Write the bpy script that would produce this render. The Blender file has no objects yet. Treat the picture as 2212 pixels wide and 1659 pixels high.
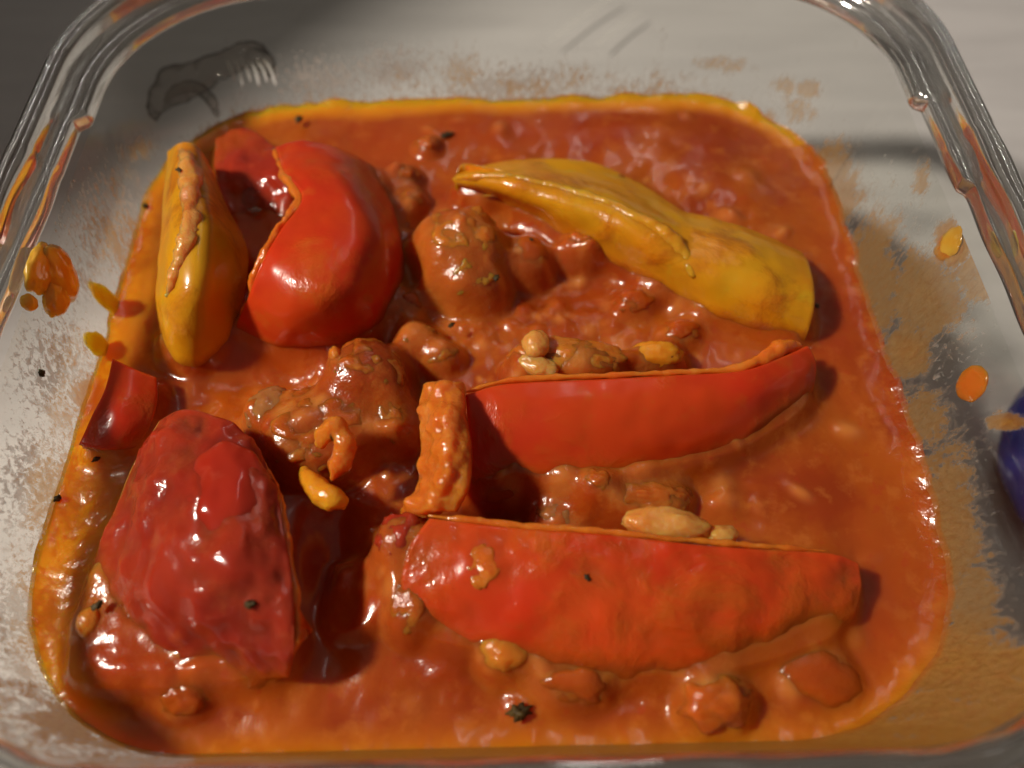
import bpy, math, random
import numpy as np
from mathutils import Matrix, Vector, noise as mnoise

# ------------------------------------------------------------------ camera, world, lamps, exposure
S = 0.01            # the script thinks in centimetres
Z0 = 3.3            # table top is 3.3 cm below the sauce level (z = 0 in script units)
sc = bpy.context.scene
COL = sc.collection
F_PX, CX, CY = 1700.0, 1106.0, 829.5
TH, ROLL, CAMH = math.radians(58.8), math.radians(1.3), 10.1

def W(p):
    return Vector((p[0] * S, p[1] * S, (p[2] + Z0) * S))

cam_d = bpy.data.cameras.new("camera")
cam = bpy.data.objects.new("camera", cam_d)
COL.objects.link(cam)
sc.camera = cam
Rv = Vector((1, 0, 0)); Fv = Vector((0, math.cos(TH), -math.sin(TH))); Dv = Vector((0, -math.sin(TH), -math.cos(TH)))
Xc = math.cos(ROLL) * Rv + math.sin(ROLL) * Dv
Yc = math.sin(ROLL) * Rv - math.cos(ROLL) * Dv
M = Matrix((Xc, Yc, -Fv)).transposed().to_4x4()
M.translation = W((0, 0, CAMH))
cam.matrix_world = M
cam_d.sensor_width = 36.0
cam_d.lens = F_PX / 2212.0 * 36.0
cam_d.clip_start = 0.005
cam_d.clip_end = 50
cam_d.dof.use_dof = True
cam_d.dof.focus_distance = 0.108
cam_d.dof.aperture_fstop = 11.0

world = bpy.data.worlds.new("World")
sc.world = world
world.use_nodes = True
wn = world.node_tree
bg = wn.nodes["Background"]
tc = wn.nodes.new("ShaderNodeTexCoord")
sep = wn.nodes.new("ShaderNodeSeparateXYZ")
wn.links.new(tc.outputs["Generated"], sep.inputs[0])
rmp = wn.nodes.new("ShaderNodeValToRGB")          # dim warm room: dark walls, paler ceiling
wn.links.new(sep.outputs["Z"], rmp.inputs[0])
rmp.color_ramp.elements[0].position = 0.0; rmp.color_ramp.elements[0].color = (0.10, 0.075, 0.055, 1)
rmp.color_ramp.elements[1].position = 0.9; rmp.color_ramp.elements[1].color = (0.55, 0.47, 0.38, 1)
wn.links.new(rmp.outputs[0], bg.inputs["Color"])
bg.inputs["Strength"].default_value = 0.18

def lamp(name, direction, dist, radius, power, color):
    d = bpy.data.lights.new(name, 'AREA'); d.shape = 'DISK'; d.size = radius * 2; d.energy = power; d.color = color
    o = bpy.data.objects.new(name, d); COL.objects.link(o)
    v = Vector(direction).normalized()
    o.location = W((0, 6.5, 0)) + v * dist
    o.rotation_euler = v.to_track_quat('Z', 'Y').to_euler()
    return o
key = lamp("ceiling_lamp", (-0.66, -0.02, 0.71), 0.9, 0.042, 7.5, (1.0, 0.88, 0.74))
strip = lamp("rim_streak_light", (0.10, 0.62, 0.78), 1.35, 0.03, 0.65, (1.0, 0.95, 0.88))  # added lamp out of view, gives the bright lines along the glass rim
strip.data.shape = 'RECTANGLE'; strip.data.size = 0.011; strip.data.size_y = 0.95
bpy.context.view_layer.update()
sc.view_settings.view_transform = 'Standard'
sc.view_settings.look = 'None'
sc.view_settings.gamma = 1.0
sc.view_settings.exposure = 0.0
cy = sc.cycles
cy.caustics_refractive = True; cy.caustics_reflective = False
cy.sample_clamp_indirect = 2.5
cy.max_bounces = 14; cy.transmission_bounces = 12; cy.transparent_max_bounces = 24
cy.blur_glossy = 0.6

# ------------------------------------------------------------------ geometry helpers
def at(px, py, h=0.0):
    """point on the level h (cm above the sauce) that stands at this place of the photograph"""
    a = (px - CX) / F_PX; b = (py - CY) / F_PX
    a, b = a * math.cos(ROLL) - b * math.sin(ROLL), a * math.sin(ROLL) + b * math.cos(ROLL)
    Z = (CAMH - h) / (math.sin(TH) + b * math.cos(TH))
    return np.array((a * Z, Z * (math.cos(TH) - b * math.sin(TH)), h))

def project(P):
    P = np.asarray(P, float)
    x = P[..., 0]; y = P[..., 1]; z = P[..., 2] - CAMH
    Z = y * math.cos(TH) - z * math.sin(TH)
    b = (-y * math.sin(TH) - z * math.cos(TH)) / Z
    a = x / Z
    a2 = a * math.cos(ROLL) + b * math.sin(ROLL); b2 = -a * math.sin(ROLL) + b * math.cos(ROLL)
    return a2 * F_PX + CX, b2 * F_PX + CY

def vnoise(x, y, seed=0):
    r = np.random.RandomState(seed); T = r.rand(256, 256)
    xi = np.floor(x).astype(int); yi = np.floor(y).astype(int)
    fx = x - xi; fy = y - yi
    fx = fx * fx * fx * (fx * (fx * 6 - 15) + 10); fy = fy * fy * fy * (fy * (fy * 6 - 15) + 10)
    g = lambda i, j: T[i % 256, j % 256]
    return (g(xi, yi) * (1 - fx) + g(xi + 1, yi) * fx) * (1 - fy) + (g(xi, yi + 1) * (1 - fx) + g(xi + 1, yi + 1) * fx) * fy

def fbm(x, y, f, octv=4, seed=0, gain=0.5):
    s = 0; a = 1; t = 0
    for k in range(octv):
        c, n = math.cos(k * 1.1 + .4), math.sin(k * 1.1 + .4)
        s = s + a * (vnoise((x * c - y * n) * f + 17 * k + 90, (x * n + y * c) * f + 31 * k + 90, seed + k) - .5); t += a
        a *= gain; f *= 2.03
    return s / t

def n3(p, f, octv=3):
    s = 0; a = 1
    v = Vector(p) * f
    for _ in range(octv):
        s += a * mnoise.noise(v); a *= .5; v = v * 2.1 + Vector((3.1, 7.7, 1.3))
    return s

def mesh_obj(name, verts, faces, mat, parent=None, origin=(0, 0, 0), smooth=True, attrs=None, uv=None, label=None):
    verts = np.asarray(verts, float)
    o3 = np.asarray(origin, float)
    me = bpy.data.meshes.new(name)
    vv = (verts - o3) * S
    if isinstance(faces, np.ndarray):
        n, k = faces.shape
        me.vertices.add(len(vv)); me.vertices.foreach_set("co", vv.ravel())
        me.loops.add(n * k); me.loops.foreach_set("vertex_index", faces.ravel().astype(np.int32))
        me.polygons.add(n); me.polygons.foreach_set("loop_start", np.arange(0, n * k, k, dtype=np.int32))
        me.polygons.foreach_set("loop_total", np.full(n, k, dtype=np.int32))
        me.update(calc_edges=True); me.validate()
    else:
        me.from_pydata([tuple(v) for v in vv], [], faces); me.update()
    if smooth:
        me.polygons.foreach_set("use_smooth", np.ones(len(me.polygons), bool))
    for k, val in (attrs or {}).items():
        at_ = me.attributes.new(k, 'FLOAT', 'POINT'); at_.data.foreach_set("value", np.asarray(val, np.float32))
    if uv is not None:
        lay = me.uv_layers.new(name="UVMap")
        li = np.empty(len(me.loops), np.int32); me.loops.foreach_get("vertex_index", li)
        lay.data.foreach_set("uv", np.asarray(uv, np.float32)[li].ravel())
    if mat: me.materials.append(mat)
    o = bpy.data.objects.new(name, me); COL.objects.link(o)
    if parent is not None:
        o.parent = parent
        o.location = W(o3) - parent_loc(parent)
    else:
        o.location = W(o3)
    if label: o['label'] = label
    return o

_wl = {}
def parent_loc(p):
    v = Vector(p.location)
    while p.parent is not None:
        p = p.parent; v += Vector(p.location)
    return v

def thing(name, label, cat, origin, group=None):
    e = bpy.data.objects.new(name, None); COL.objects.link(e)
    e.empty_display_size = 0.01
    e.location = W(origin); e['label'] = label; e['category'] = cat
    if group: e['group'] = group
    return e

def tag(o, label, cat, group=None):
    o['label'] = label; o['category'] = cat
    if group: o['group'] = group
    return o

def catmull(P, n, closed=False):
    """resample a list of points (K,D) to n points"""
    P = np.asarray(P, float); K = len(P)
    if closed:
        t = np.linspace(0, K, n, endpoint=False)
        idx = lambda i: P[i % K]
    else:
        t = np.linspace(0, K - 1, n) if np.isscalar(n) else np.asarray(n) * (K - 1)
        E = np.vstack([2 * P[0] - P[1], P, 2 * P[-1] - P[-2]])
        idx = lambda i: E[np.clip(i + 1, 0, K + 1)]
    i = np.floor(t).astype(int)
    if not closed: i = np.minimum(i, K - 2)
    u = (t - i)[:, None]
    p0, p1, p2, p3 = idx(i - 1), idx(i), idx(i + 1), idx(i + 2)
    return .5 * ((2 * p1) + (-p0 + p2) * u + (2 * p0 - 5 * p1 + 4 * p2 - p3) * u ** 2 + (-p0 + 3 * p1 - 3 * p2 + p3) * u ** 3)

def grid_surface(rows, nu, nv):
    """rows: list of rows of (px,py,h) -> (nv,nu,3) world points; parameter denser near the edges"""
    C = np.array([[at(*q) for q in r] for r in rows])
    e = lambda n: (lambda t: t + 0.0 * t)(0.5 - 0.5 * np.cos(np.pi * np.linspace(0, 1, n))) * .55 + np.linspace(0, 1, n) * .45
    tu, tv = e(nu), e(nv)
    A = np.array([catmull(C[i], tu) for i in range(len(C))])             # (R,nu,3)
    B = np.array([catmull(A[:, j], tv) for j in range(nu)])               # (nu,nv,3)
    return B.transpose(1, 0, 2)

def normals(G):
    du = np.gradient(G, axis=1); dv = np.gradient(G, axis=0)
    n = np.cross(du, dv); n /= np.linalg.norm(n, axis=2, keepdims=True) + 1e-9
    if n[..., 2].mean() < 0: n = -n
    return n

def edge_dist(G):
    du = np.linalg.norm(np.diff(G, axis=1), axis=2); dv = np.linalg.norm(np.diff(G, axis=0), axis=2)
    cu = np.concatenate([np.zeros((G.shape[0], 1)), np.cumsum(du, 1)], 1)
    cv = np.concatenate([np.zeros((1, G.shape[1])), np.cumsum(dv, 0)], 0)
    return np.minimum(np.minimum(cu, cu[:, -1:] - cu), np.minimum(cv, cv[-1:] - cv))

def slab(G, t_out, t_in, r_edge, bump=0.0, bf=3.0, seed=0, p=2.6):
    """closed slab round the surface G, t_out above it and t_in below it, its rim rounded"""
    nv, nu, _ = G.shape
    N = normals(G); w = np.clip(edge_dist(G) / r_edge, 0, 1)
    prof = (1 - (1 - w) ** p) ** (1 / p)
    mid = (t_out - t_in) / 2; half = (t_out + t_in) / 2
    nz = np.zeros((nv, nu))
    if bump:
        for a in range(nv):
            for b in range(nu):
                nz[a, b] = n3(G[a, b] + seed * 5.3, bf, 3) * bump
    T = G + N * (mid + half * prof + nz * (0.25 + .75 * w))[..., None]
    B = G + N * (mid - half * prof)[..., None]
    V = np.vstack([T.reshape(-1, 3), B.reshape(-1, 3)])
    q = np.arange(nv * nu).reshape(nv, nu)
    f = np.stack([q[:-1, :-1], q[:-1, 1:], q[1:, 1:], q[1:, :-1]], -1).reshape(-1, 4)
    F = np.vstack([f, (f + nv * nu)[:, ::-1]])
    # stitch the rims
    ring = np.concatenate([q[0, :-1], q[:-1, -1], q[-1, :0:-1], q[:0:-1, 0]])
    nx = np.roll(ring, -1)
    F = np.vstack([F, np.stack([nx, ring, ring + nv * nu, nx + nv * nu], -1)])
    return V, F

LUMPS = []
FOOT = []     # footprints of the pieces, for the sauce that climbs them
def tube_mesh(path, nseg=24, nring=48, bump=0.03, bf=4.0, seed=0, flat=1.0):
    P = np.array([list(at(q[0], q[1], q[2])) + [q[3]] for q in path])
    C = catmull(P, nring)
    c = C[:, :3]; r = np.maximum(C[:, 3], .012)
    T = np.gradient(c, axis=0); T /= np.linalg.norm(T, axis=1, keepdims=True) + 1e-9
    up = np.array((0.1, -0.35, 1.0)); Sd = np.cross(T, up); Sd /= np.linalg.norm(Sd, axis=1, keepdims=True) + 1e-9
    U = np.cross(Sd, T)
    th = np.linspace(0, 2 * np.pi, nseg, endpoint=False)
    endw = np.sqrt(np.clip(1 - (np.abs(np.linspace(-1, 1, nring)) ** 6), 0.02, 1))
    V = []
    for i in range(nring):
        for t in th:
            d = Sd[i] * math.cos(t) + U[i] * math.sin(t) * flat
            p = c[i] + d * r[i] * endw[i]
            p = p + d * n3(p + seed * 3.7, bf, 3) * bump
            V.append(p)
    V = np.array(V)
    q = np.arange(nring * nseg).reshape(nring, nseg); q2 = np.roll(q, -1, 1)
    F = np.stack([q[:-1], q[1:], q2[1:], q2[:-1]], -1).reshape(-1, 4)
    V = np.vstack([V, c[0], c[-1]]); a = nring * nseg
    cap = [[a, q[0, k], q2[0, k], q2[0, k]] for k in range(nseg)] + [[a + 1, q2[-1, k], q[-1, k], q[-1, k]] for k in range(nseg)]
    faces = [tuple(f) for f in F] + [tuple(c_[:3]) for c_ in cap]
    return V, faces

import bmesh
_ico = {}
def ico(sub):
    if sub not in _ico:
        bm = bmesh.new(); bmesh.ops.create_icosphere(bm, subdivisions=sub, radius=1.0)
        v = np.array([x.co[:] for x in bm.verts]); f = np.array([[a.index for a in g.verts] for g in bm.faces]); bm.free()
        _ico[sub] = (v, f)
    return _ico[sub]

def lump_mesh(c, rx, ry, rz, bump=.18, bf=1.6, seed=0, sub=4, rot=0.0, fine=.03):
    v, f = ico(sub)
    out = np.empty_like(v)
    cr, sr = math.cos(rot), math.sin(rot)
    rm = (rx + ry + rz) / 3
    for i, d in enumerate(v):
        k = 1 + bump * n3(Vector(d) + Vector((seed * 4.1, seed * 1.7, 0)), bf, 3)
        x, y, z = d[0] * rx * k, d[1] * ry * k, d[2] * rz * k
        g = fine * n3(Vector((x, y, z)) + Vector((seed, 0, seed * 2.)), 5.0, 2)
        x += d[0] * g; y += d[1] * g; z += d[2] * g
        out[i] = (x * cr - y * sr, x * sr + y * cr, z)
    return out + np.asarray(c), f

# ------------------------------------------------------------------ materials
def new_mat(name):
    m = bpy.data.materials.new(name); m.use_nodes = True
    nt = m.node_tree; nt.nodes.clear()
    return m, nt

class NB:
    def __init__(s, nt): s.nt = nt
    def n(s, t, **k):
        x = s.nt.nodes.new(t)
        for a, b in k.items(): setattr(x, a, b)
        return x
    def l(s, a, b): s.nt.links.new(a, b)
    def math(s, op, a, b=None, clamp=False):
        x = s.n('ShaderNodeMath', operation=op); x.use_clamp = clamp
        for i, v in enumerate((a, b)):
            if v is None: continue
            if isinstance(v, (int, float)): x.inputs[i].default_value = v
            else: s.l(v, x.inputs[i])
        return x.outputs[0]
    def noise(s, vec, scale, detail=3, rough=.55, dist=0.0):
        x = s.n('ShaderNodeTexNoise'); x.inputs['Scale'].default_value = scale; x.inputs['Detail'].default_value = detail
        x.inputs['Roughness'].default_value = rough; x.inputs['Distortion'].default_value = dist
        if vec is not None: s.l(vec, x.inputs['Vector'])
        return x.outputs['Fac']
    def smooth(s, v, a, b):
        x = s.n('ShaderNodeMapRange', interpolation_type='SMOOTHSTEP'); s.l(v, x.inputs['Value'])
        x.inputs['From Min'].default_value = a; x.inputs['From Max'].default_value = b
        return x.outputs['Result']
    def mix(s, f, a, b):
        x = s.n('ShaderNodeMix', data_type='RGBA')
        if isinstance(f, (int, float)): x.inputs[0].default_value = f
        else: s.l(f, x.inputs[0])
        for i, v in ((6, a), (7, b)):
            if isinstance(v, tuple): x.inputs[i].default_value = (*v, 1)
            else: s.l(v, x.inputs[i])
        return x.outputs[2]
    def attr(s, name):
        x = s.n('ShaderNodeAttribute', attribute_name=name); return x.outputs['Fac']

SAUCE_A = (0.50, 0.108, 0.007)
SAUCE_B = (0.37, 0.050, 0.005)

def food(name, ca, cb, scale=120, film=0.45, line=0.25, rough=.17, sss=.25, bump=.5, bscale=900, cc=None, film_col=None, coat=.4, spark=.35, rad=(1.0, .30, .08)):
    """wet food: colour ca/cb mottled, a film of sauce in patches and below the sauce line"""
    m, nt = new_mat(name); b = NB(nt)
    pos = b.n('ShaderNodeNewGeometry').outputs['Position']
    sp = b.n('ShaderNodeSeparateXYZ'); b.l(pos, sp.inputs[0])
    n1 = b.noise(pos, scale, 4, .6); n2 = b.noise(pos, scale * 3.3, 3, .6)
    col = b.mix(b.smooth(n1, .35, .68), ca, cb)
    if cc: col = b.mix(b.math('MULTIPLY', b.smooth(n2, .55, .75), .5), col, cc)
    # sauce film
    fn = b.noise(pos, 95, 5, .62, .4)
    hz = b.math('MULTIPLY', b.math('SUBTRACT', sp.outputs['Z'], Z0 * S), 1.0 / S)     # cm above the sauce
    low = b.math('SUBTRACT', 1.0, b.smooth(b.math('ADD', hz, b.math('MULTIPLY', b.math('SUBTRACT', fn, .5), -.9)), line - .18, line + .22))
    pat = b.smooth(fn, 1 - film - .10, 1 - film + .16)
    pat = b.math('MULTIPLY', pat, .75)
    k = b.math('MAXIMUM', low, pat)
    k = b.math('MULTIPLY', k, .95)
    if film_col: film_col = b.mix(b.smooth(hz, line - .1, line + .5), b.mix(.5, SAUCE_A, SAUCE_B), film_col)
    fc = film_col or b.mix(b.noise(pos, 160, 3), SAUCE_A, SAUCE_B)
    col = b.mix(k, col, fc)
    P = b.n('ShaderNodeBsdfPrincipled')
    b.l(col, P.inputs['Base Color'])
    P.inputs['Roughness'].default_value = rough
    P.inputs['Subsurface Weight'].default_value = min(1.0, sss * 2.6)
    P.inputs['Subsurface Radius'].default_value = rad
    P.inputs['Subsurface Scale'].default_value = .0045
    P.inputs['Coat Weight'].default_value = coat
    P.inputs['Coat Roughness'].default_value = .07
    P.inputs['IOR'].default_value = 1.42
    # wetness relief: calm skin, granular where the film lies
    h1 = b.noise(pos, bscale * .35, 3, .6); h2 = b.noise(pos, bscale, 3, .65); 
    amp = b.math('ADD', spark, b.math('MULTIPLY', k, 1.0 - spark))
    h3 = b.math('MULTIPLY', b.noise(pos, bscale * 3.4, 2, .6), b.math('MULTIPLY', amp, .22))
    hh = b.math('MULTIPLY', b.math('ADD', b.math('ADD', h1, h3), b.math('MULTIPLY', h2, .45)), amp)
    bp = b.n('ShaderNodeBump'); bp.inputs['Strength'].default_value = bump; bp.inputs['Distance'].default_value = .0009
    b.l(hh, bp.inputs['Height']); b.l(bp.outputs[0], P.inputs['Normal']); b.l(bp.outputs[0], P.inputs['Coat Normal'])
    out = b.n('ShaderNodeOutputMaterial'); b.l(P.outputs[0], out.inputs[0])
    return m

M_redskin = food('red pepper skin', (.80, .062, .008), (.74, .034, .008), 70, film=.36, line=.38, film_col=(.72, .15, .012), rough=.27, coat=.18, bump=.35, spark=.06, sss=.22, cc=(.70, .12, .012))
M_redfilm = food('red pepper under sauce', (.42, .038, .014), (.32, .022, .011), 80, film=.44, line=.40, film_col=(.42, .055, .016), bump=.34, spark=.12, cc=(.5, .10, .03))
M_redflesh = food('red pepper flesh', (.84, .20, .018), (.78, .13, .012), 150, film=.28, line=.3, bump=.5, spark=.7, cc=(.84, .30, .05))
M_yskin = food('yellow pepper skin', (.98, .345, .010), (.95, .28, .008), 70, film=.42, line=.28, rough=.26, coat=.2, bump=.35, spark=.06, sss=.25, cc=(.90, .46, .02), rad=(1.0, .62, .12))
M_yflesh = food('yellow pepper flesh', (.86, .36, .02), (.80, .27, .014), 140, film=.34, line=.25, bump=.5, spark=.7, cc=(.78, .42, .10))
M_orange = food('orange pepper flesh', (.70, .22, .022), (.64, .15, .015), 120, film=.42, line=.3, bump=.5, spark=.8, cc=(.74, .34, .07), sss=.4)
M_meat = food('minced vegetable chunk', (.60, .18, .022), (.50, .11, .012), 110, film=.55, line=.3, bump=.42, spark=.7, cc=(.68, .28, .05), sss=.4)
M_pale = food('pale onion bit', (.76, .36, .09), (.68, .26, .045), 160, film=.36, line=.1, sss=.4, bump=.5, spark=.8, cc=(.8, .52, .24))
M_onion = food('translucent brown onion', (.42, .17, .05), (.34, .10, .025), 120, film=.35, line=.1, bump=.4, spark=.4, cc=(.45, .26, .13))
M_lobe = food('tomato pulp', (.52, .040, .014), (.44, .026, .012), 60, film=.30, line=.2, bump=.16, spark=.05, rough=.10, cc=(.6, .12, .06))
M_ball = food('smooth brown sauce lump', (.48, .11, .014), (.40, .07, .009), 110, film=.5, line=.35, bump=.35, spark=.5, sss=.35)
M_herb = food('dark herb', (.035, .022, .006), (.09, .055, .010), 500, film=-.6, line=-5, bump=.5, sss=0, coat=0, rough=.6)

def sauce_mat():
    m, nt = new_mat('tomato curry sauce'); b = NB(nt)
    pos = b.n('ShaderNodeNewGeometry').outputs['Position']
    n1 = b.noise(pos, 55, 5, .6, .3); n2 = b.noise(pos, 240, 4, .6); n3_ = b.noise(pos, 620, 2)
    col = b.mix(b.smooth(n1, .36, .64), SAUCE_A, SAUCE_B)
    col = b.mix(b.math('MULTIPLY', b.smooth(n2, .50, .70), .55), col, (.60, .18, .025))
    col = b.mix(b.math('MULTIPLY', b.smooth(n3_, .60, .74), .35), col, (.50, .045, .012))
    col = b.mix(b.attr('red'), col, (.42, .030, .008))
    col = b.mix(b.attr('pulp'), col, (.66, .24, .05))
    col = b.mix(b.attr('oil_and_light'), col, (.96, .36, .008))
    P = b.n('ShaderNodeBsdfPrincipled'); b.l(col, P.inputs['Base Color'])
    P.inputs['Roughness'].default_value = .22
    P.inputs['Subsurface Weight'].default_value = .85
    P.inputs['Subsurface Radius'].default_value = (1, .28, .07); P.inputs['Subsurface Scale'].default_value = .0055
    P.inputs['Coat Weight'].default_value = .35; P.inputs['Coat Roughness'].default_value = .06
    h = b.math('ADD', b.noise(pos, 330, 3, .6), b.math('MULTIPLY', b.noise(pos, 950, 3, .65), .4))
    h = b.math('MULTIPLY', h, b.math('ADD', .02, b.attr('lumpy')))
    bp = b.n('ShaderNodeBump'); bp.inputs['Strength'].default_value = .6; bp.inputs['Distance'].default_value = .0007
    b.l(h, bp.inputs['Height']); b.l(bp.outputs[0], P.inputs['Normal']); b.l(bp.outputs[0], P.inputs['Coat Normal'])
    out = b.n('ShaderNodeOutputMaterial'); b.l(P.outputs[0], out.inputs[0])
    return m
M_sauce = sauce_mat()

def thin_glass():
    m, nt = new_mat('clear glass wall'); b = NB(nt)
    ge = b.n('ShaderNodeNewGeometry'); dt = b.n('ShaderNodeVectorMath', operation='DOT_PRODUCT')
    b.l(ge.outputs['Incoming'], dt.inputs[0]); b.l(ge.outputs['Normal'], dt.inputs[1])
    cs = b.math('SUBTRACT', 1.0, b.math('ABSOLUTE', dt.outputs['Value']))
    fr_ = b.math('ADD', .03, b.math('MULTIPLY', b.math('POWER', cs, 5.0), .85))
    tr = b.n('ShaderNodeBsdfTransparent'); tr.inputs[0].default_value = (.965, .972, .955, 1)
    gl = b.n('ShaderNodeBsdfGlossy'); gl.inputs['Roughness'].default_value = .03
    mx = b.n('ShaderNodeMixShader'); b.l(fr_, mx.inputs[0]); b.l(tr.outputs[0], mx.inputs[1]); b.l(gl.outputs[0], mx.inputs[2])
    out = b.n('ShaderNodeOutputMaterial'); b.l(mx.outputs[0], out.inputs[0])
    return m
M_wall = thin_glass()

def plain_caustic_rib():
    m, nt = new_mat('caustic streak and glass rib'); b = NB(nt)  # pale colour paints caustic light streaks; also used for the glass ribs
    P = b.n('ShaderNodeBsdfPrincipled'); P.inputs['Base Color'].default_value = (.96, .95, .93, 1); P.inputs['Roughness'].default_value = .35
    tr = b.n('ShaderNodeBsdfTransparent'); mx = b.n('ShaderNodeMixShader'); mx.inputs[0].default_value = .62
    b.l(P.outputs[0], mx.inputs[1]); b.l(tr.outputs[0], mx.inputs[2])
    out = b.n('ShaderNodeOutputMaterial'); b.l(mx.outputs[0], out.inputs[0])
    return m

def solid_glass(name, col=(.97, .98, .96), rough=0.0, bump=0.0, bs=200, ior=1.5, clear=0.0, sheen=0.0):
    m, nt = new_mat(name); b = NB(nt)
    P = b.n('ShaderNodeBsdfPrincipled'); P.inputs['Base Color'].default_value = (*col, 1)
    P.inputs['Transmission Weight'].default_value = 1; P.inputs['Roughness'].default_value = rough; P.inputs['IOR'].default_value = ior
    if bump:
        pos = b.n('ShaderNodeNewGeometry').outputs['Position']
        bp = b.n('ShaderNodeBump'); bp.inputs['Strength'].default_value = bump; bp.inputs['Distance'].default_value = .001
        b.l(b.noise(pos, bs, 3), bp.inputs['Height']); b.l(bp.outputs[0], P.inputs['Normal'])
    tr = b.n('ShaderNodeBsdfTransparent'); mx = b.n('ShaderNodeMixShader'); mx.inputs[0].default_value = clear
    b.l(P.outputs[0], mx.inputs[1]); b.l(tr.outputs[0], mx.inputs[2])
    last = mx
    if sheen:
        gl = b.n('ShaderNodeBsdfGlossy'); gl.inputs['Roughness'].default_value = .06
        ge = b.n('ShaderNodeNewGeometry')
        last = b.n('ShaderNodeMixShader'); last.inputs[0].default_value = sheen
        b.l(mx.outputs[0], last.inputs[1]); b.l(gl.outputs[0], last.inputs[2])
    out = b.n('ShaderNodeOutputMaterial'); b.l(last.outputs[0], out.inputs[0])
    return m
M_rim = solid_glass('clear glass rim', col=(.93, .95, .89), rough=.03, bump=.14, bs=120, ior=1.46, clear=.40, sheen=.40)
M_bulge = solid_glass('wavy clear glass', col=(.62, .59, .56), rough=.02, bump=.12, bs=260, ior=1.2, clear=.1)
M_caustic_rib = plain_caustic_rib()
def bulge_glass():
    m, nt = new_mat('wavy thick glass'); b = NB(nt)
    ge = b.n('ShaderNodeNewGeometry'); dt = b.n('ShaderNodeVectorMath', operation='DOT_PRODUCT')
    b.l(ge.outputs['Incoming'], dt.inputs[0]); b.l(ge.outputs['Normal'], dt.inputs[1])
    cs = b.math('SUBTRACT', 1.0, b.math('ABSOLUTE', dt.outputs['Value']))
    tr = b.n('ShaderNodeBsdfTransparent'); b.l(b.mix(b.smooth(cs, .25, .95), (.86, .84, .82), (.16, .14, .13)), tr.inputs[0])
    gl = b.n('ShaderNodeBsdfGlossy'); gl.inputs['Roughness'].default_value = .05
    mx = b.n('ShaderNodeMixShader'); b.l(b.math('ADD', .02, b.math('MULTIPLY', b.math('POWER', cs, 4.0), .35)), mx.inputs[0]); b.l(tr.outputs[0], mx.inputs[1]); b.l(gl.outputs[0], mx.inputs[2])
    out = b.n('ShaderNodeOutputMaterial'); b.l(mx.outputs[0], out.inputs[0])
    return m
M_bulge = bulge_glass()
M_drop = solid_glass('clear water', (.98, .93, .88))

def film_mat():
    m, nt = new_mat('dried sauce film'); b = NB(nt)
    uv = b.n('ShaderNodeUVMap').outputs[0]
    mp = b.n('ShaderNodeMapping'); mp.inputs['Scale'].default_value = (1, .55, 1); b.l(uv, mp.inputs[0])
    mp2 = b.n('ShaderNodeMapping'); mp2.inputs['Scale'].default_value = (1, .75, 1); b.l(uv, mp2.inputs[0])
    big = b.noise(mp.outputs[0], 2.7, 7, .68, .5); fine = b.noise(mp2.outputs[0], 12.0, 5, .7, .5)
    d = b.attr('dens'); tan = b.attr('tan')
    v = b.math('ADD', d, b.math('MULTIPLY', b.math('SUBTRACT', big, .5), 2.3))
    v = b.math('ADD', v, b.math('MULTIPLY', b.math('SUBTRACT', fine, .5), 1.5))
    a1 = b.smooth(v, .36, .95)           # blotches of sauce
    w = b.math('ADD', b.attr('fog'), b.math('MULTIPLY', b.math('SUBTRACT', fine, .5), 3.0))
    a2 = b.math('MULTIPLY', b.smooth(w, .45, .95), .72)        # greasy bloom with small holes
    alpha = b.math('MAXIMUM', b.math('MULTIPLY', a1, b.math('ADD', .42, b.math('MULTIPLY', tan, .52))), a2)
    colA = b.mix(tan, (.80, .52, .20), (.80, .36, .035))
    colA = b.mix(b.smooth(fine, .4, .7), colA, b.mix(tan, (.76, .42, .11), (.72, .24, .02)))
    col = b.mix(a1, (.86, .82, .77), colA)
    P = b.n('ShaderNodeBsdfPrincipled'); b.l(col, P.inputs['Base Color']); P.inputs['Roughness'].default_value = .25
    P.inputs['Coat Weight'].default_value = .5; P.inputs['Coat Roughness'].default_value = .08
    bp = b.n('ShaderNodeBump'); bp.inputs['Strength'].default_value = .8; bp.inputs['Distance'].default_value = .0008
    b.l(v, bp.inputs['Height']); b.l(bp.outputs[0], P.inputs['Normal']); b.l(bp.outputs[0], P.inputs['Coat Normal'])
    tl = b.n('ShaderNodeBsdfTranslucent'); b.l(col, tl.inputs[0])
    m1 = b.n('ShaderNodeMixShader'); m1.inputs[0].default_value = .5; b.l(P.outputs[0], m1.inputs[1]); b.l(tl.outputs[0], m1.inputs[2])
    tr = b.n('ShaderNodeBsdfTransparent')
    m2 = b.n('ShaderNodeMixShader'); b.l(alpha, m2.inputs[0]); b.l(tr.outputs[0], m2.inputs[1]); b.l(m1.outputs[0], m2.inputs[2])
    out = b.n('ShaderNodeOutputMaterial'); b.l(m2.outputs[0], out.inputs[0])
    return m
M_film = film_mat()

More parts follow.
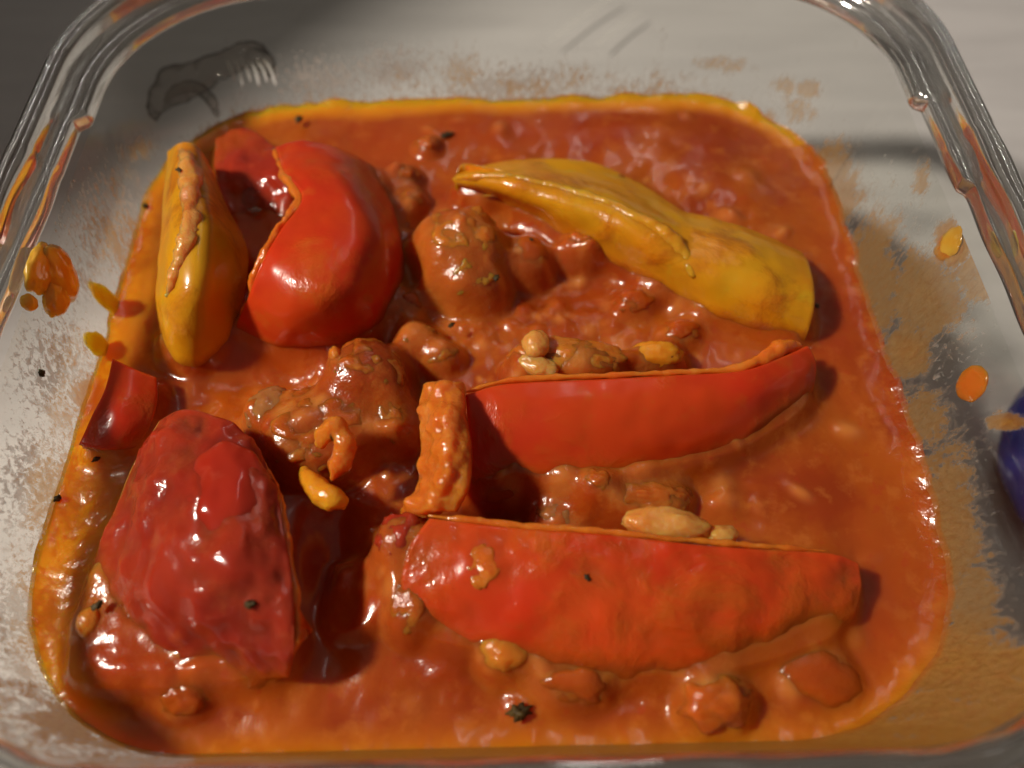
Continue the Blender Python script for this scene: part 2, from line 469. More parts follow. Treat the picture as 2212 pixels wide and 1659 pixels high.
def plain(name, ca, cb, scale, rough, stretch=(1, 1, 1), coat=0.0):
    m, nt = new_mat(name); b = NB(nt)
    pos = b.n('ShaderNodeNewGeometry').outputs['Position']
    mp = b.n('ShaderNodeMapping'); mp.inputs['Scale'].default_value = stretch; mp.inputs['Rotation'].default_value = (0, 0, -.5); b.l(pos, mp.inputs[0])
    n = b.noise(mp.outputs[0], scale, 5, .6, .4)
    P = b.n('ShaderNodeBsdfPrincipled'); b.l(b.mix(b.smooth(n, .3, .7), ca, cb), P.inputs['Base Color'])
    P.inputs['Roughness'].default_value = rough; P.inputs['Coat Weight'].default_value = coat
    bp = b.n('ShaderNodeBump'); bp.inputs['Strength'].default_value = .15; bp.inputs['Distance'].default_value = .0005
    b.l(b.noise(pos, 900, 3), bp.inputs['Height']); b.l(bp.outputs[0], P.inputs['Normal'])
    out = b.n('ShaderNodeOutputMaterial'); b.l(P.outputs[0], out.inputs[0])
    return m
M_table = plain('dark brown lacquer', (.055, .042, .030), (.075, .058, .042), 30, .5, (1, 4, 1))
M_mat = plain('pale grey table top', (.70, .69, .70), (.62, .61, .62), 22, .6, (1, 5, 1))
M_blue = plain('dark blue silicone', (.018, .030, .19), (.025, .04, .25), 80, .25, coat=.5)
M_lid = plain('white lid plastic', (.55, .52, .48), (.5, .48, .44), 20, .4)

# ------------------------------------------------------------------ the table
def flat_sheet(name, pts, z, th, mat, kind=None):
    n = len(pts)
    V = [(x, y, z) for x, y in pts] + [(x, y, z - th) for x, y in pts]
    Fc = [tuple(range(n)), tuple(range(2 * n - 1, n - 1, -1))] + [(i, i + n, (i + 1) % n + n, (i + 1) % n) for i in range(n)]
    o = mesh_obj(name, V, Fc, mat, smooth=False)
    if kind: o['kind'] = kind
    return o
flat_sheet('table', [(-90, -60), (90, -60), (90, 110), (-90, 110)], -Z0, 3.0, M_mat, 'structure')
pA = at(960, 0, -Z0)[:2]; pB = at(-20, 740, -Z0)[:2]
d = (pA - pB) / np.linalg.norm(pA - pB)
Lc = np.array(key.location) / S - np.array((0, 0, Z0)); Ht = 26.0
edge_ = []
for B in (pB - d * 9, pA + d * 16):
    B3 = np.array((B[0], B[1], -Z0)); t = Ht / (Lc[2] + Z0); edge_.append((B3 + t * (Lc - B3))[:2])
nrm = np.array((-d[1], d[0])) * 9
def prism_box(name, a, b_, n2, z0, z1, mat, parent, org, grow=0.0):
    a = a - d * grow - n2 / 9 * grow; b2_ = b_ + d * grow - n2 / 9 * grow; m = n2 * (1 + 2 * grow / 9)
    V = []
    r = .5
    for z, k in ((z0, r * .4), (z0 + .3, 0), (z1 - .3, 0), (z1, r * .4)):
        u = d * k; w = m / np.linalg.norm(m) * k
        V += [(*(a + u + w), z), (*(b2_ - u + w), z), (*(b2_ + m - u - w), z), (*(a + m + u - w), z)]
    Fc = [(3, 2, 1, 0), (12, 13, 14, 15)] + [(4 * k + i_, 4 * k + (i_ + 1) % 4, 4 * k + 4 + (i_ + 1) % 4, 4 * k + 4 + i_) for k in range(3) for i_ in range(4)]
    mesh_obj(name, V, Fc, mat, parent, org, smooth=False)
org = (*((edge_[0] + edge_[1]) / 2 + nrm / 2), -Z0)
blocker = thing('shadow_blocker', 'added unseen shade-casting tall dark brown tin standing on the table far to the left behind the glass container', 'blocker', org)  # added out-of-view box, placed from the lamp to shade the far-left table
prism_box('body', edge_[0], edge_[1], nrm, -Z0 + .01, -Z0 + Ht - 1.6, M_table, blocker, org)
prism_box('lid', edge_[0], edge_[1], nrm, -Z0 + Ht - 1.59, -Z0 + Ht, M_table, blocker, org, .15)  # top of the added shadow-casting box

# ------------------------------------------------------------------ the glass container
NP = 720
def rrect(x0, x1, y0, y1, r, n=NP):
    """rounded rectangle, anticlockwise from the middle of the right side; the same share of points per stretch"""
    cxs = [(x1 - r, y1 - r, 0), (x0 + r, y1 - r, 90), (x0 + r, y0 + r, 180), (x1 - r, y0 + r, 270)]
    per = n // 4; pts = []
    for k, (cx_, cy_, a0) in enumerate(cxs):
        na = per // 2; ns = per - na
        for i in range(na):
            a = math.radians(a0 + 90 * i / na); pts.append((cx_ + r * math.cos(a), cy_ + r * math.sin(a)))
        nxt = cxs[(k + 1) % 4]; a = math.radians(a0 + 90)
        pa = (cx_ + r * math.cos(a), cy_ + r * math.sin(a)); b0 = math.radians(nxt[2])
        pb = (nxt[0] + r * math.cos(b0), nxt[1] + r * math.sin(b0))
        for i in range(ns):
            t = i / ns; pts.append((pa[0] * (1 - t) + pb[0] * t, pa[1] * (1 - t) + pb[1] * t))
    return np.array(pts)
def outward(C):
    t = np.roll(C, -1, 0) - np.roll(C, 1, 0); t /= np.linalg.norm(t, axis=1, keepdims=True)
    return np.stack([t[:, 1], -t[:, 0]], 1)
C0 = rrect(-6.33, 5.60, 1.12, 12.42, 2.5)       # inner wall at the sauce level
C1 = rrect(-6.58, 6.42, 0.83, 13.42, 2.6)       # inner wall at the rim, 1.7 cm higher
O1 = outward(C1); O0 = outward(C0)
def wall_at(h):
    t = h / 1.7
    if h >= 0: return C0 * (1 - t) + C1 * t
    k = -h
    return C0 - O0 * (0.16 * k + 0.05 * max(0, k - 1.8) ** 2 * 6)

def loft(rings, closed_u=True):
    K = len(rings); n = len(rings[0]); V = np.vstack(rings)
    q = np.arange(K * n).reshape(K, n); q2 = np.roll(q, -1, 1)
    F = np.stack([q[:-1], q2[:-1], q2[1:], q[1:]], -1).reshape(-1, 4)
    return V, F
box = thing('glass_container', 'clear rectangular glass food container with moulded rim, holding the pepper stew', 'food container', (0, 6.9, -Z0 + .13))
hs = [1.62, 1.2, .8, .4, 0, -.5, -1.0, -1.5, -2.0, -2.4, -2.7]
rings = [np.c_[wall_at(h), np.full(NP, h)] for h in hs]
cen = np.array((-.35, 6.8))
b1 = wall_at(-2.7)
for k, z in ((.93, -2.86), (.8, -2.92), (.4, -2.93), (.02, -2.93)):
    rings.append(np.c_[cen + (b1 - cen) * k, np.full(NP, z)])
V, F = loft(rings)
rings2 = [np.c_[wall_at(h) + O1 * .26, np.full(NP, h)] for h in hs]
b2 = b1 + O1 * .2
for k, z in ((.94, -3.05), (.86, -3.15), (.80, -3.17), (.76, -3.10), (.4, -3.09), (.02, -3.09)):
    rings2.append(np.c_[cen + (b2 - cen) * k, np.full(NP, z)])
V2, F2 = loft(rings2)
F2 = F2[:, ::-1] + len(V)
mesh_obj('body', np.vstack([V, V2]), np.vstack([F, F2]), M_wall, box, (0, 6.9, -Z0 + .13))
# rim: profile (outward, height) swept round; ledge steps outward near the camera
prof = [(0, 1.60), (-.01, 1.76), (.03, 1.85), (.08, 1.87), (.13, 1.82), (.26, 1.82), (.31, 1.90), (.33, 2.12), (.36, 2.24), (.41, 2.29), (.45, 2.27), (.50, 2.27), (.55, 2.30), (.61, 2.27), (.67, 2.18), (.69, 1.95), (.68, 1.72), (.58, 1.63), (.3, 1.60)]
pr = catmull(prof, len(prof) * 3, closed=True)
rr = []
def sstep(x, a, b):
    t = np.clip((x - a) / (b - a), 0, 1); return t * t * (3 - 2 * t)
for o_, z_ in pr:
    inner = max(0, 1 - o_ / .33)
    # the ledge is notched at both sides, and once more on the right
    y = C1[:, 1]; x = C1[:, 0]; nearw = sstep(y, 1.2, 3.6)
    notch = .15 * (1 - sstep(y, 10.0, 10.12)) * (np.abs(x) > 4) + .10 * ((1 - sstep(y, 8.15, 8.3))) * (x > 4) 
    notch = notch * inner * nearw
    wob = .012 * np.sin(np.arange(NP) * .35 + o_ * 9) * (y < 9)
    rr.append(np.c_[C1 + O1 * (o_ + notch + wob)[:, None], np.full(NP, z_)])
V, F = loft(rr + [rr[0]])
mesh_obj('rim', V, F, M_rim, box, (0, 6.9, -Z0 + .13))

def wallpoint(px, py, hmin=0.1, hmax=1.6, inset=0.03):
    best = None
    for h in np.linspace(hmin, hmax, 31):
        C = np.c_[wall_at(h) - O1 * inset, np.full(NP, h)]
        x, y = project(C); dd = (x - px) ** 2 + (y - py) ** 2
        i = int(dd.argmin())
        if best is None or dd[i] < best[0]: best = (dd[i], C[i], np.r_[O1[i], .0])
    return best[1], best[2]

# pale streaks on the base that paint caustic light at the far end, thick bulge in the far left corner
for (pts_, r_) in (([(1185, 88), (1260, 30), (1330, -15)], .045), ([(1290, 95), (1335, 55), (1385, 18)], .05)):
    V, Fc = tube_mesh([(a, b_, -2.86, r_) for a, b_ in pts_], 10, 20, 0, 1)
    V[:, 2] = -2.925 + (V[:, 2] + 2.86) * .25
    mesh_obj('caustic_streak', V, Fc, M_caustic_rib, box, V.mean(0))
V, Fc = tube_mesh([(338, 262, .30, .10), (345, 215, .36, .26), (385, 178, .42, .34), (440, 165, .46, .28), (490, 140, .50, .24), (525, 118, .55, .26), (562, 128, .55, .24), (592, 165, .48, .12)], 28, 120, .10, 2.2, 5, .8)
mesh_obj('glass_bulge', V, Fc, M_bulge, box, V.mean(0), label='wavy moulded bulge of clear glass in the far left corner')
V, Fc = tube_mesh([(352, 235, .40, .05), (372, 200, .48, .09), (420, 185, .5, .12), (455, 215, .42, .10), (470, 250, .36, .05)], 20, 60, .05, 3, 7)
mesh_obj('glass_bulge', V, Fc, M_bulge, box, V.mean(0), label='smaller curl of clear glass inside the moulded bulge')
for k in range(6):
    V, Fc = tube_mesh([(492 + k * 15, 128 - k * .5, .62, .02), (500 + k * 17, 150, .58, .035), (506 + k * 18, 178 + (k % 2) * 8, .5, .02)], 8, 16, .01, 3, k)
    mesh_obj('glass_rib', V, Fc, M_caustic_rib, box, V.mean(0))

# ------------------------------------------------------------------ dried sauce film on the inner wall
NH = 60
hh = np.linspace(0.0, 1.66, NH)
Cf = [np.c_[wall_at(h) - O1 * .025, np.full(NP, h)] for h in hh]
V, F = loft(Cf)
per = np.concatenate([[0], np.cumsum(np.linalg.norm(np.diff(C1, axis=0), axis=1))])
U = np.tile(per, NH); Vv = np.repeat(hh, NP)
X, Y = project(V)
def blobs(lst, base=0.0):
    d = np.full(len(V), base)
    for (a, b_, rx, ry, s) in lst:
        d = np.maximum(d, s * np.exp(-((X - a) / rx) ** 2 * .9 - ((Y - b_) / ry) ** 2 * .9))
    return d
dens = blobs([(1000, 150, 75, 50, .85), (900, 180, 60, 40, .55), (1110, 185, 90, 35, .8), (1240, 165, 70, 45, .7), (1330, 180, 60, 50, .7), (1420, 175, 40, 50, .65), (1560, 140, 80, 22, 1.0), (1500, 170, 50, 25, .7),
              (1690, 185, 30, 25, .9), (1745, 190, 28, 25, .9), (1720, 240, 50, 40, .6), (1800, 400, 60, 110, .95), (1890, 600, 70, 150, .95), (2050, 300, 22, 70, .95), (1990, 380, 30, 60, .6), (2000, 640, 90, 110, 1.0),
              (2060, 530, 45, 50, 1.1), (2110, 600, 60, 60, .8), (1960, 760, 60, 60, 1.1), (1990, 900, 70, 80, .8), (2040, 1150, 75, 220, 1.05), (2100, 1300, 70, 130, .85), (2060, 1440, 160, 110, 1.05), (2150, 1480, 90, 80, 1.0), (2180, 912, 45, 14, 1.5),
              (300, 325, 45, 35, .85), (260, 400, 80, 60, .5), (250, 520, 90, 90, .75), (180, 600, 60, 60, .7), (150, 760, 90, 90, .55), (120, 900, 70, 90, .65), (100, 1060, 70, 110, .75), (70, 1250, 90, 110, .6),
              (60, 1420, 100, 90, .75), (300, 600, 45, 150, .95), (190, 850, 40, 90, .9), (150, 1000, 40, 110, .7), (160, 1560, 170, 60, 1.05), (330, 1590, 160, 45, 1.1)])
dens = dens * np.where(X > 1700, 1.5, np.where(X < 400, 1.2, 1.0))
near = V[:, 1] < 1.9
dens = np.where(near, np.maximum(dens, np.where(X < 420, .7, 1.2)), dens)
fog0 = near & (X < 420)
low = np.clip(1 - np.repeat(hh, NP) / .35, 0, 1)
dens = np.maximum(dens, low * .8)
tan = blobs([(2060, 530, 50, 60, .9), (1960, 760, 70, 60, .6), (2000, 640, 90, 100, .4), (2040, 1150, 90, 220, .55), (2060, 1440, 220, 130, .85), (1830, 450, 60, 140, .4), (160, 1560, 200, 60, .75), (1900, 700, 60, 200, .35), (300, 600, 50, 160, .8), (190, 850, 50, 100, .75), (1780, 330, 40, 90, .3), (2180, 912, 55, 20, .9)], .12)
tan = np.where(X > 1760, np.maximum(tan, .32), tan)
tan = np.where(near, np.maximum(tan, .8), tan)
tan = np.maximum(tan, low ** 1.5 * .6)
fog = blobs([(700, 170, 130, 65, .85), (850, 150, 110, 60, .9), (1100, 190, 250, 60, .95), (1400, 200, 150, 50, .8), (1650, 230, 100, 60, .45), (520, 210, 90, 60, .35), (230, 480, 110, 130, .8), (130, 800, 120, 140, .85),
             (90, 1050, 110, 160, .95), (60, 1320, 130, 140, .95), (130, 1500, 120, 70, .75), (1880, 560, 150, 220, .6), (2020, 700, 130, 200, .5), (2050, 1100, 110, 160, .45)])
fog = np.where(fog0, np.maximum(fog, .8), fog)
film = mesh_obj('sauce_residue', V, F, M_film, None, (0, 6.9, 0), attrs={'dens': dens, 'tan': tan, 'fog': fog}, uv=np.c_[U, Vv])
film['kind'] = 'stuff'
tag(film, 'thin streaky orange and whitish film dried on the inside of the glass walls', 'sauce residue')

# ------------------------------------------------------------------ pepper pieces
def piece(name, label, cat, rows, skin, flesh, nu, nv, t=.42, bump=.02, sbump=None, seed=0, group=None, skinname='skin'):
    G = grid_surface(rows, nu, nv)
    org = G.reshape(-1, 3).mean(0); org[2] = G[..., 2].min() - .2
    th = thing(name, label, cat, org, group)
    V, F = slab(G, 0.0, t, .16, min(bump, .03) if skin else bump, 4.0 if not skin else 2.2, seed)
    mesh_obj('flesh', V, F, flesh, th, org)
    FOOT.append(V)
    if skin:
        g = G[1:-1, 1:-1]
        V2, F2 = slab(g + normals(G)[1:-1, 1:-1] * (.02 + .5 * max(0, bump - .03)), .035, .03, .06, sbump if sbump is not None else bump, 2.2, seed)
        mesh_obj(skinname, V2, F2, skin, th, org)
    return th, org, G

def cut_edge(th, org, path, mat, name='cut_edge', seed=1, bump=.06, bf=5.0, nring=70):
    V, Fc = tube_mesh(path, 18, nring, bump, bf, seed)
    mesh_obj(name, V, Fc, mat, th, org)

# big curled piece, upper left
rowsA = [[(592, 318, .9), (650, 305, .9), (720, 318, .75), (790, 350, .4), (840, 390, 0)],
         [(612, 375, 1.2), (680, 370, 1.3), (750, 385, 1.1), (820, 430, .6), (865, 480, 0)],
         [(650, 430, 1.4), (715, 450, 1.5), (785, 480, 1.3), (845, 520, .7), (880, 560, -.05)],
         [(602, 500, 1.4), (690, 540, 1.6), (770, 560, 1.35), (835, 590, .7), (870, 620, 0)],
         [(562, 572, 1.2), (650, 620, 1.35), (740, 640, 1.1), (810, 665, .5), (845, 690, -.1)],
         [(530, 650, .8), (620, 695, .8), (700, 710, .6), (770, 720, .2), (810, 735, -.3)],
         [(505, 705, .3), (590, 745, .2), (670, 755, .0), (740, 765, -.2), (790, 770, -.5)]]
rowsA = [[(a, b_, h if h < 1.2 else 1.2 + (h - 1.2) * .35) for a, b_, h in r] for r in rowsA]
tA, oA, gA = piece('red_pepper_piece', 'largest curled red pepper piece, with a notched edge, right of the upright yellow piece', 'pepper piece', rowsA, M_redskin, M_redflesh, 46, 60, seed=1, bump=.03)
cut_edge(tA, oA, [(592, 322, 0.880, 0.045), (612, 375, 1.150, 0.072), (646, 428, 1.252, 0.081), (622, 475, 1.263, 0.081), (596, 505, 1.256, 0.072), (572, 550, 1.200, 0.072), (552, 600, 1.000, 0.072), (545, 640, 0.800, 0.063), (515, 690, 0.400, 0.054)], M_redflesh)
rowsA2 = [[(462, 300, .30), (530, 275, .42), (600, 316, .62)],
          [(460, 365, .50), (530, 352, .62), (612, 380, .72)],
          [(476, 440, .45), (545, 440, .45), (640, 440, .50)],
          [(500, 520, .15), (560, 520, .10), (602, 520, .25)],
          [(520, 620, -.2), (545, 625, -.3), (562, 600, 0)]]
G2 = grid_surface(rowsA2, 34, 40)
V, F = slab(G2, .02, .25, .12, .07, 3.0, 4)
mesh_obj('inner_side', V, F, M_redfilm, tA, oA); FOOT.append(V)
# clear droplet on it
V, F = lump_mesh(at(545, 432, .52), .17, .30, .12, .12, 1.5, 8, 4, rot=.35, fine=0)
o = mesh_obj('juice_drop', V, F, M_drop, None, V.mean(0)); tag(o, 'clear teardrop of juice on the inner side of the largest red pepper piece', 'drop')

# yellow upright piece at the left wall
rowsB = [[(368, 325, .95), (388, 308, 1.25), (415, 308, 1.3), (438, 335, 1.1), (452, 370, .9)],
         [(358, 410, .95), (388, 400, 1.42), (430, 400, 1.5), (462, 430, 1.2), (490, 455, .8)],
         [(352, 510, .9), (385, 500, 1.42), (440, 505, 1.5), (487, 520, 1.1), (530, 530, .6)],
         [(340, 620, .75), (375, 610, 1.25), (430, 610, 1.35), (482, 605, 1.0), (534, 600, .5)],
         [(345, 690, .35), (375, 690, .9), (420, 700, .9), (467, 700, .65), (512, 690, .3)],
         [(356, 750, .0), (380, 755, .4), (420, 765, .4), (457, 765, .2), (492, 755, 0)],
         [(372, 792, -.2), (390, 798, 0), (425, 806, -.05), (450, 802, -.2), (478, 790, -.3)]]
tB, oB, gB = piece('yellow_pepper_piece', 'upright yellow pepper piece leaning on the left glass wall, its cut edge coated with sauce', 'pepper piece', rowsB, M_yskin, M_yflesh, 34, 60, t=.38, seed=2)
cut_edge(tB, oB, [(398, 318, 1.30, .12), (410, 370, 1.44, .18), (414, 440, 1.52, .15), (410, 510, 1.52, .14), (392, 560, 1.42, .13), (374, 615, 1.26, .10), (360, 640, 1.12, .04)], M_pale, 'pale_edge', bump=.06)

# long yellow piece, upper right
rowsC = [[(990, 378, .42), (1060, 358, .5), (1160, 345, .5), (1265, 350, .5), (1370, 392, .4), (1470, 455, .4), (1600, 492, .4), (1735, 548, .3)],
         [(982, 384, .55), (1075, 370, .8), (1175, 372, .75), (1280, 392, .72), (1385, 432, .7), (1475, 482, .75), (1610, 518, .8), (1752, 580, .6)],
         [(978, 389, .60), (1080, 386, 1.02), (1180, 396, 1.1), (1290, 424, 1.15), (1390, 470, 1.12), (1480, 520, .92), (1620, 560, 1.0), (1762, 630, .7)],
         [(985, 395, .5), (1080, 408, .9), (1180, 434, 1.02), (1290, 476, 1.05), (1390, 524, 1.02), (1490, 575, .9), (1620, 620, .9), (1760, 680, .6)],
         [(1005, 402, .25), (1090, 426, .5), (1170, 462, .5), (1260, 520, .4), (1370, 572, .4), (1490, 632, .4), (1610, 692, .35), (1742, 735, .2)],
         [(1020, 415, -.1), (1100, 445, -.1), (1170, 490, -.1), (1250, 550, -.1), (1360, 605, -.1), (1480, 668, -.1), (1600, 725, -.1), (1725, 760, -.2)]]
rowsC = [[(a, b_, h * .86) for a, b_, h in r] for r in rowsC]
tC, oC, gC = piece('yellow_pepper_piece', 'long yellow pepper strip with a pointed tip and a ridge, near the far right corner', 'pepper piece', rowsC, M_yskin, M_yflesh, 100, 40, t=.35, seed=3, bump=.03)
cut_edge(tC, oC, [(976, 388, 0.516, 0.045), (1020, 382, 0.740, 0.068), (1090, 384, 0.903, 0.068), (1180, 399, 0.980, 0.068), (1290, 431, 1.023, 0.075), (1380, 474, 0.998, 0.112), (1440, 512, 0.903, 0.150), (1475, 550, 0.800, 0.128), (1500, 600, 0.705, 0.075)], M_yflesh, bump=.03, nring=90)

# middle right strip
rowsD = [[(1003, 852, .95), (1100, 828, 1.0), (1300, 818, 1.02), (1450, 810, 1.0), (1600, 800, .9), (1690, 768, .8), (1742, 745, .65)],
         [(1006, 900, .85), (1110, 885, .95), (1300, 880, 1.0), (1460, 870, .98), (1620, 850, .85), (1715, 808, .65), (1760, 785, .5)],
         [(1010, 970, .6), (1130, 965, .7), (1300, 960, .7), (1460, 945, .68), (1615, 915, .55), (1712, 862, .4), (1755, 830, .3)],
         [(1015, 1060, .1), (1150, 1045, .2), (1300, 1042, .2), (1450, 1012, .15), (1595, 972, .1), (1695, 912, .05), (1742, 872, 0)],
         [(1015, 1120, -.4), (1160, 1095, -.4), (1300, 1090, -.4), (1440, 1060, -.4), (1580, 1015, -.4), (1680, 955, -.4), (1730, 905, -.4)]]
rowsD = [[(a, b_, h * .88) for a, b_, h in r] for r in rowsD]
tD, oD, gD = piece('red_pepper_strip', 'bright red pepper strip standing on edge in the middle right, below the yellow strip', 'pepper piece', rowsD, M_redskin, M_redflesh, 90, 40, seed=5)
cut_edge(tD, oD, [(1003, 848, 0.818, 0.040), (1100, 822, 0.862, 0.048), (1300, 812, 0.880, 0.040), (1450, 806, 0.862, 0.040), (1580, 798, 0.792, 0.056), (1640, 778, 0.748, 0.096), (1690, 752, 0.660, 0.128), (1735, 745, 0.528, 0.064)], M_redflesh, bump=.03)

# near strip, bottom right
rowsE = [[(925, 1118, 1.0), (1100, 1138, 1.02), (1300, 1153, 1.0), (1500, 1175, .95), (1650, 1186, .85), (1790, 1194, .7), (1850, 1215, .5)],
         [(880, 1180, .95), (1080, 1215, 1.02), (1300, 1235, 1.03), (1500, 1250, .95), (1660, 1255, .82), (1800, 1258, .62), (1856, 1270, .4)],
         [(862, 1260, .72), (1060, 1310, .82), (1300, 1335, .85), (1500, 1338, .8), (1660, 1330, .65), (1790, 1320, .42), (1840, 1320, .22)],
         [(880, 1340, .35), (1060, 1390, .45), (1280, 1425, .5), (1480, 1428, .42), (1640, 1402, .3), (1760, 1372, .1), (1810, 1360, 0)],
         [(920, 1400, -.2), (1080, 1440, -.1), (1280, 1480, -.05), (1480, 1480, -.1), (1640, 1450, -.2), (1740, 1415, -.3), (1790, 1392, -.4)]]
rowsE = [[(a, b_, h * .80) for a, b_, h in r] for r in rowsE]
tE, oE, gE = piece('red_pepper_strip', 'broad red pepper strip nearest the front, partly coated with sauce and lumps', 'pepper piece', rowsE, food('red pepper skin with sauce', (.84, .080, .009), (.78, .045, .008), 70, film=.46, line=.50, film_col=(.70, .15, .012), rough=.25, coat=.25, bump=.45, spark=.12, cc=(.64, .08, .012)), M_redflesh, 100, 46, seed=6, bump=.05)
cut_edge(tE, oE, [(925, 1114, 0.784, 0.040), (1100, 1133, 0.800, 0.048), (1300, 1148, 0.784, 0.040), (1500, 1168, 0.744, 0.040), (1650, 1180, 0.664, 0.040), (1790, 1190, 0.544, 0.040)], M_redflesh, bump=.03)

# domed piece, bottom left
rowsF = [[(352, 910, .45), (400, 886, .72), (458, 898, .88), (515, 940, .88), (562, 1000, .8)],
         [(292, 1010, .45), (370, 1000, .95), (460, 1010, 1.15), (540, 1030, 1.1), (597, 1070, .95)],
         [(245, 1130, .32), (340, 1130, .85), (440, 1140, 1.2), (540, 1150, 1.2), (616, 1160, 1.02)],
         [(195, 1260, .18), (300, 1270, .62), (430, 1280, 1.05), (540, 1280, 1.12), (637, 1275, 1.02)],
         [(170, 1380, .0), (290, 1400, .18), (420, 1400, .38), (540, 1400, .62), (643, 1396, .86)],
         [(190, 1500, -.4), (300, 1520, -.3), (420, 1510, -.25), (530, 1490, -.1), (630, 1450, .25)]]
tF, oF, gF = piece('red_pepper_piece', 'wide domed red pepper piece in the front left, with a swollen shiny lobe', 'pepper piece', rowsF, M_redfilm, M_redflesh, 60, 70, seed=7, bump=.09)
V, F = lump_mesh(at(492, 1085, .98), .55, .82, .36, .10, 1.0, 11, 5, rot=.18, fine=.0)
mesh_obj('shiny_lobe', V, F, M_lobe, tF, oF)
cut_edge(tF, oF, [(568, 990, .8, .04), (600, 1068, .93, .05), (618, 1160, 1.0, .05), (638, 1275, 1.0, .05), (644, 1392, .87, .05)], M_redflesh, bump=.03)

# small pointed piece at the left wall
rowsG = [[(243, 772, .55), (290, 795, .5), (340, 815, .35)],
         [(228, 840, .55), (270, 860, .55), (342, 870, .3)],
         [(200, 900, .45), (255, 920, .5), (325, 925, .25)],
         [(168, 965, .35), (225, 975, .35), (300, 968, .15)]]
piece('red_pepper_scrap', 'small pointed red pepper scrap pressed against the left glass wall', 'pepper piece', rowsG, M_redskin, M_redflesh, 26, 30, t=.22, seed=8, bump=.02)

# orange strip standing in the middle
rowsH = [[(908, 822, .85), (950, 812, 1.1), (1003, 815, 1.12)],
         [(898, 880, .8), (950, 878, 1.25), (1010, 872, 1.2)],
         [(900, 960, .8), (957, 950, 1.3), (1025, 960, 1.2)],
         [(892, 1045, .7), (952, 1040, 1.2), (1020, 1050, 1.1)],
         [(850, 1112, .5), (915, 1112, .9), (990, 1115, .85)]]
piece('orange_pepper_strip', 'short sauce-coated orange strip standing between the two red strips and the centre', 'pepper piece', rowsH, None, M_orange, 34, 60, t=.4, seed=9, bump=.09)

# onion pieces in the dark hollow
rowsO = [[(720, 1215, .0), (770, 1210, .05), (825, 1215, .1)], [(705, 1290, .0), (765, 1290, .12), (835, 1300, .1)], [(712, 1375, -.05), (770, 1370, .05), (820, 1365, .0)]]
piece('onion_piece', 'brownish translucent onion piece in the dark hollow between the front pepper pieces', 'onion', rowsO, None, M_onion, 24, 24, t=.2, seed=12, bump=.03)

# ------------------------------------------------------------------ lumps and crumbs
def lump(name, label, cat, px, py, h, rx, ry, rz, mat, bump=.25, bf=1.7, seed=0, rot=0., fine=.05, group=None, foot=True, sub=4):
    bump *= .55; fine *= .22
    V, F = lump_mesh(at(px, py, h), rx, ry, rz, bump, bf, seed, sub, rot, fine)
    o = mesh_obj(name, V, F, mat, None, V.mean(0))
    tag(o, label, cat, group)
    if foot and h < .56: LUMPS.append(V)
    return o
GL = 'soft vegetable lumps in the sauce'
lump('vegetable_chunk', 'largest rough orange-brown chunk, left of the yellow strip and right of the big red piece', 'food chunk', 1002, 552, .30, .68, .86, .66, M_orange, .5, 1.5, 21, .2, .09, GL, sub=5)
lump('vegetable_chunk', 'smooth round brown lump just right of the largest rough chunk', 'food chunk', 1138, 560, .2, .38, .42, .36, M_ball, .12, 1.2, 22, 0, .02, GL)
lump('vegetable_chunk', 'small shiny knob touching the lower side of the long yellow strip', 'food chunk', 1262, 530, .35, .34, .22, .22, M_meat, .4, 1.5, 23, 0, .05, GL)
lump('vegetable_chunk', 'wide orange chunk lying behind the top edge of the middle red strip', 'food chunk', 1225, 785, .45, .78, .38, .36, M_orange, .35, 1.6, 24, -.1, .07, GL, sub=5)
lump('pale_crumb', 'pale yellowish knob on top of the wide orange chunk', 'food chunk', 1158, 745, .85, .20, .22, .18, M_pale, .25, 1.5, 25, 0, .03, GL)
lump('vegetable_chunk', 'flat pale crumb under the pale knob', 'food chunk', 1165, 790, .75, .28, .16, .12, M_pale, .3, 1.5, 26, -.4, .04, GL)
lump('yellow_pepper_bit', 'small dull yellow bit behind the right end of the middle red strip', 'pepper piece', 1415, 768, .3, .40, .22, .2, M_yflesh, .3, 1.5, 27, 0, .03, GL)
lump('vegetable_chunk', 'rough brown chunk left of the standing orange strip, farther one', 'food chunk', 790, 815, .45, .55, .5, .42, M_meat, .5, 1.6, 28, .4, .09, GL, sub=5)
lump('vegetable_chunk', 'loose brown mass beneath the curled orange crumb', 'food chunk', 690, 930, .3, .78, .62, .42, M_meat, .45, 1.5, 29, .3, .08, GL, sub=5)
lump('vegetable_chunk', 'low brown chunk just left of the standing orange strip, nearer one', 'food chunk', 835, 900, .25, .42, .5, .35, M_meat, .4, 1.7, 30, .3, .06, GL)
lump('onion_bit', 'greyish translucent onion bit beside the far end of the domed red piece', 'onion', 585, 890, .35, .35, .36, .2, M_onion, .4, 1.8, 31, .6, .06, GL)
lump('vegetable_chunk', 'small pointed crumb standing at the far end of the rough brown chunk', 'food chunk', 728, 775, .65, .11, .18, .2, M_orange, .2, 1.5, 32, .5, .03, GL)
lump('vegetable_chunk', 'glossy reddish lump at the left end of the front red strip', 'food chunk', 870, 1165, .52, .34, .34, .3, M_redfilm, .4, 1.7, 33, 0, .06, GL)
lump('vegetable_chunk', 'orange blob hanging on the left end of the front red strip', 'food chunk', 895, 1280, .38, .34, .5, .28, M_meat, .3, 1.5, 34, -.1, .05, GL)
lump('pale_chunk', 'pale creamy chunk on the top edge of the front red strip', 'food chunk', 1440, 1135, .68, .55, .22, .22, M_pale, .35, 1.6, 35, -.15, .05, GL)
lump('pale_chunk', 'smaller peach crumb at the right end of the pale creamy chunk', 'food chunk', 1560, 1158, .62, .2, .14, .13, M_pale, .3, 1.6, 36, 0, .03, GL)
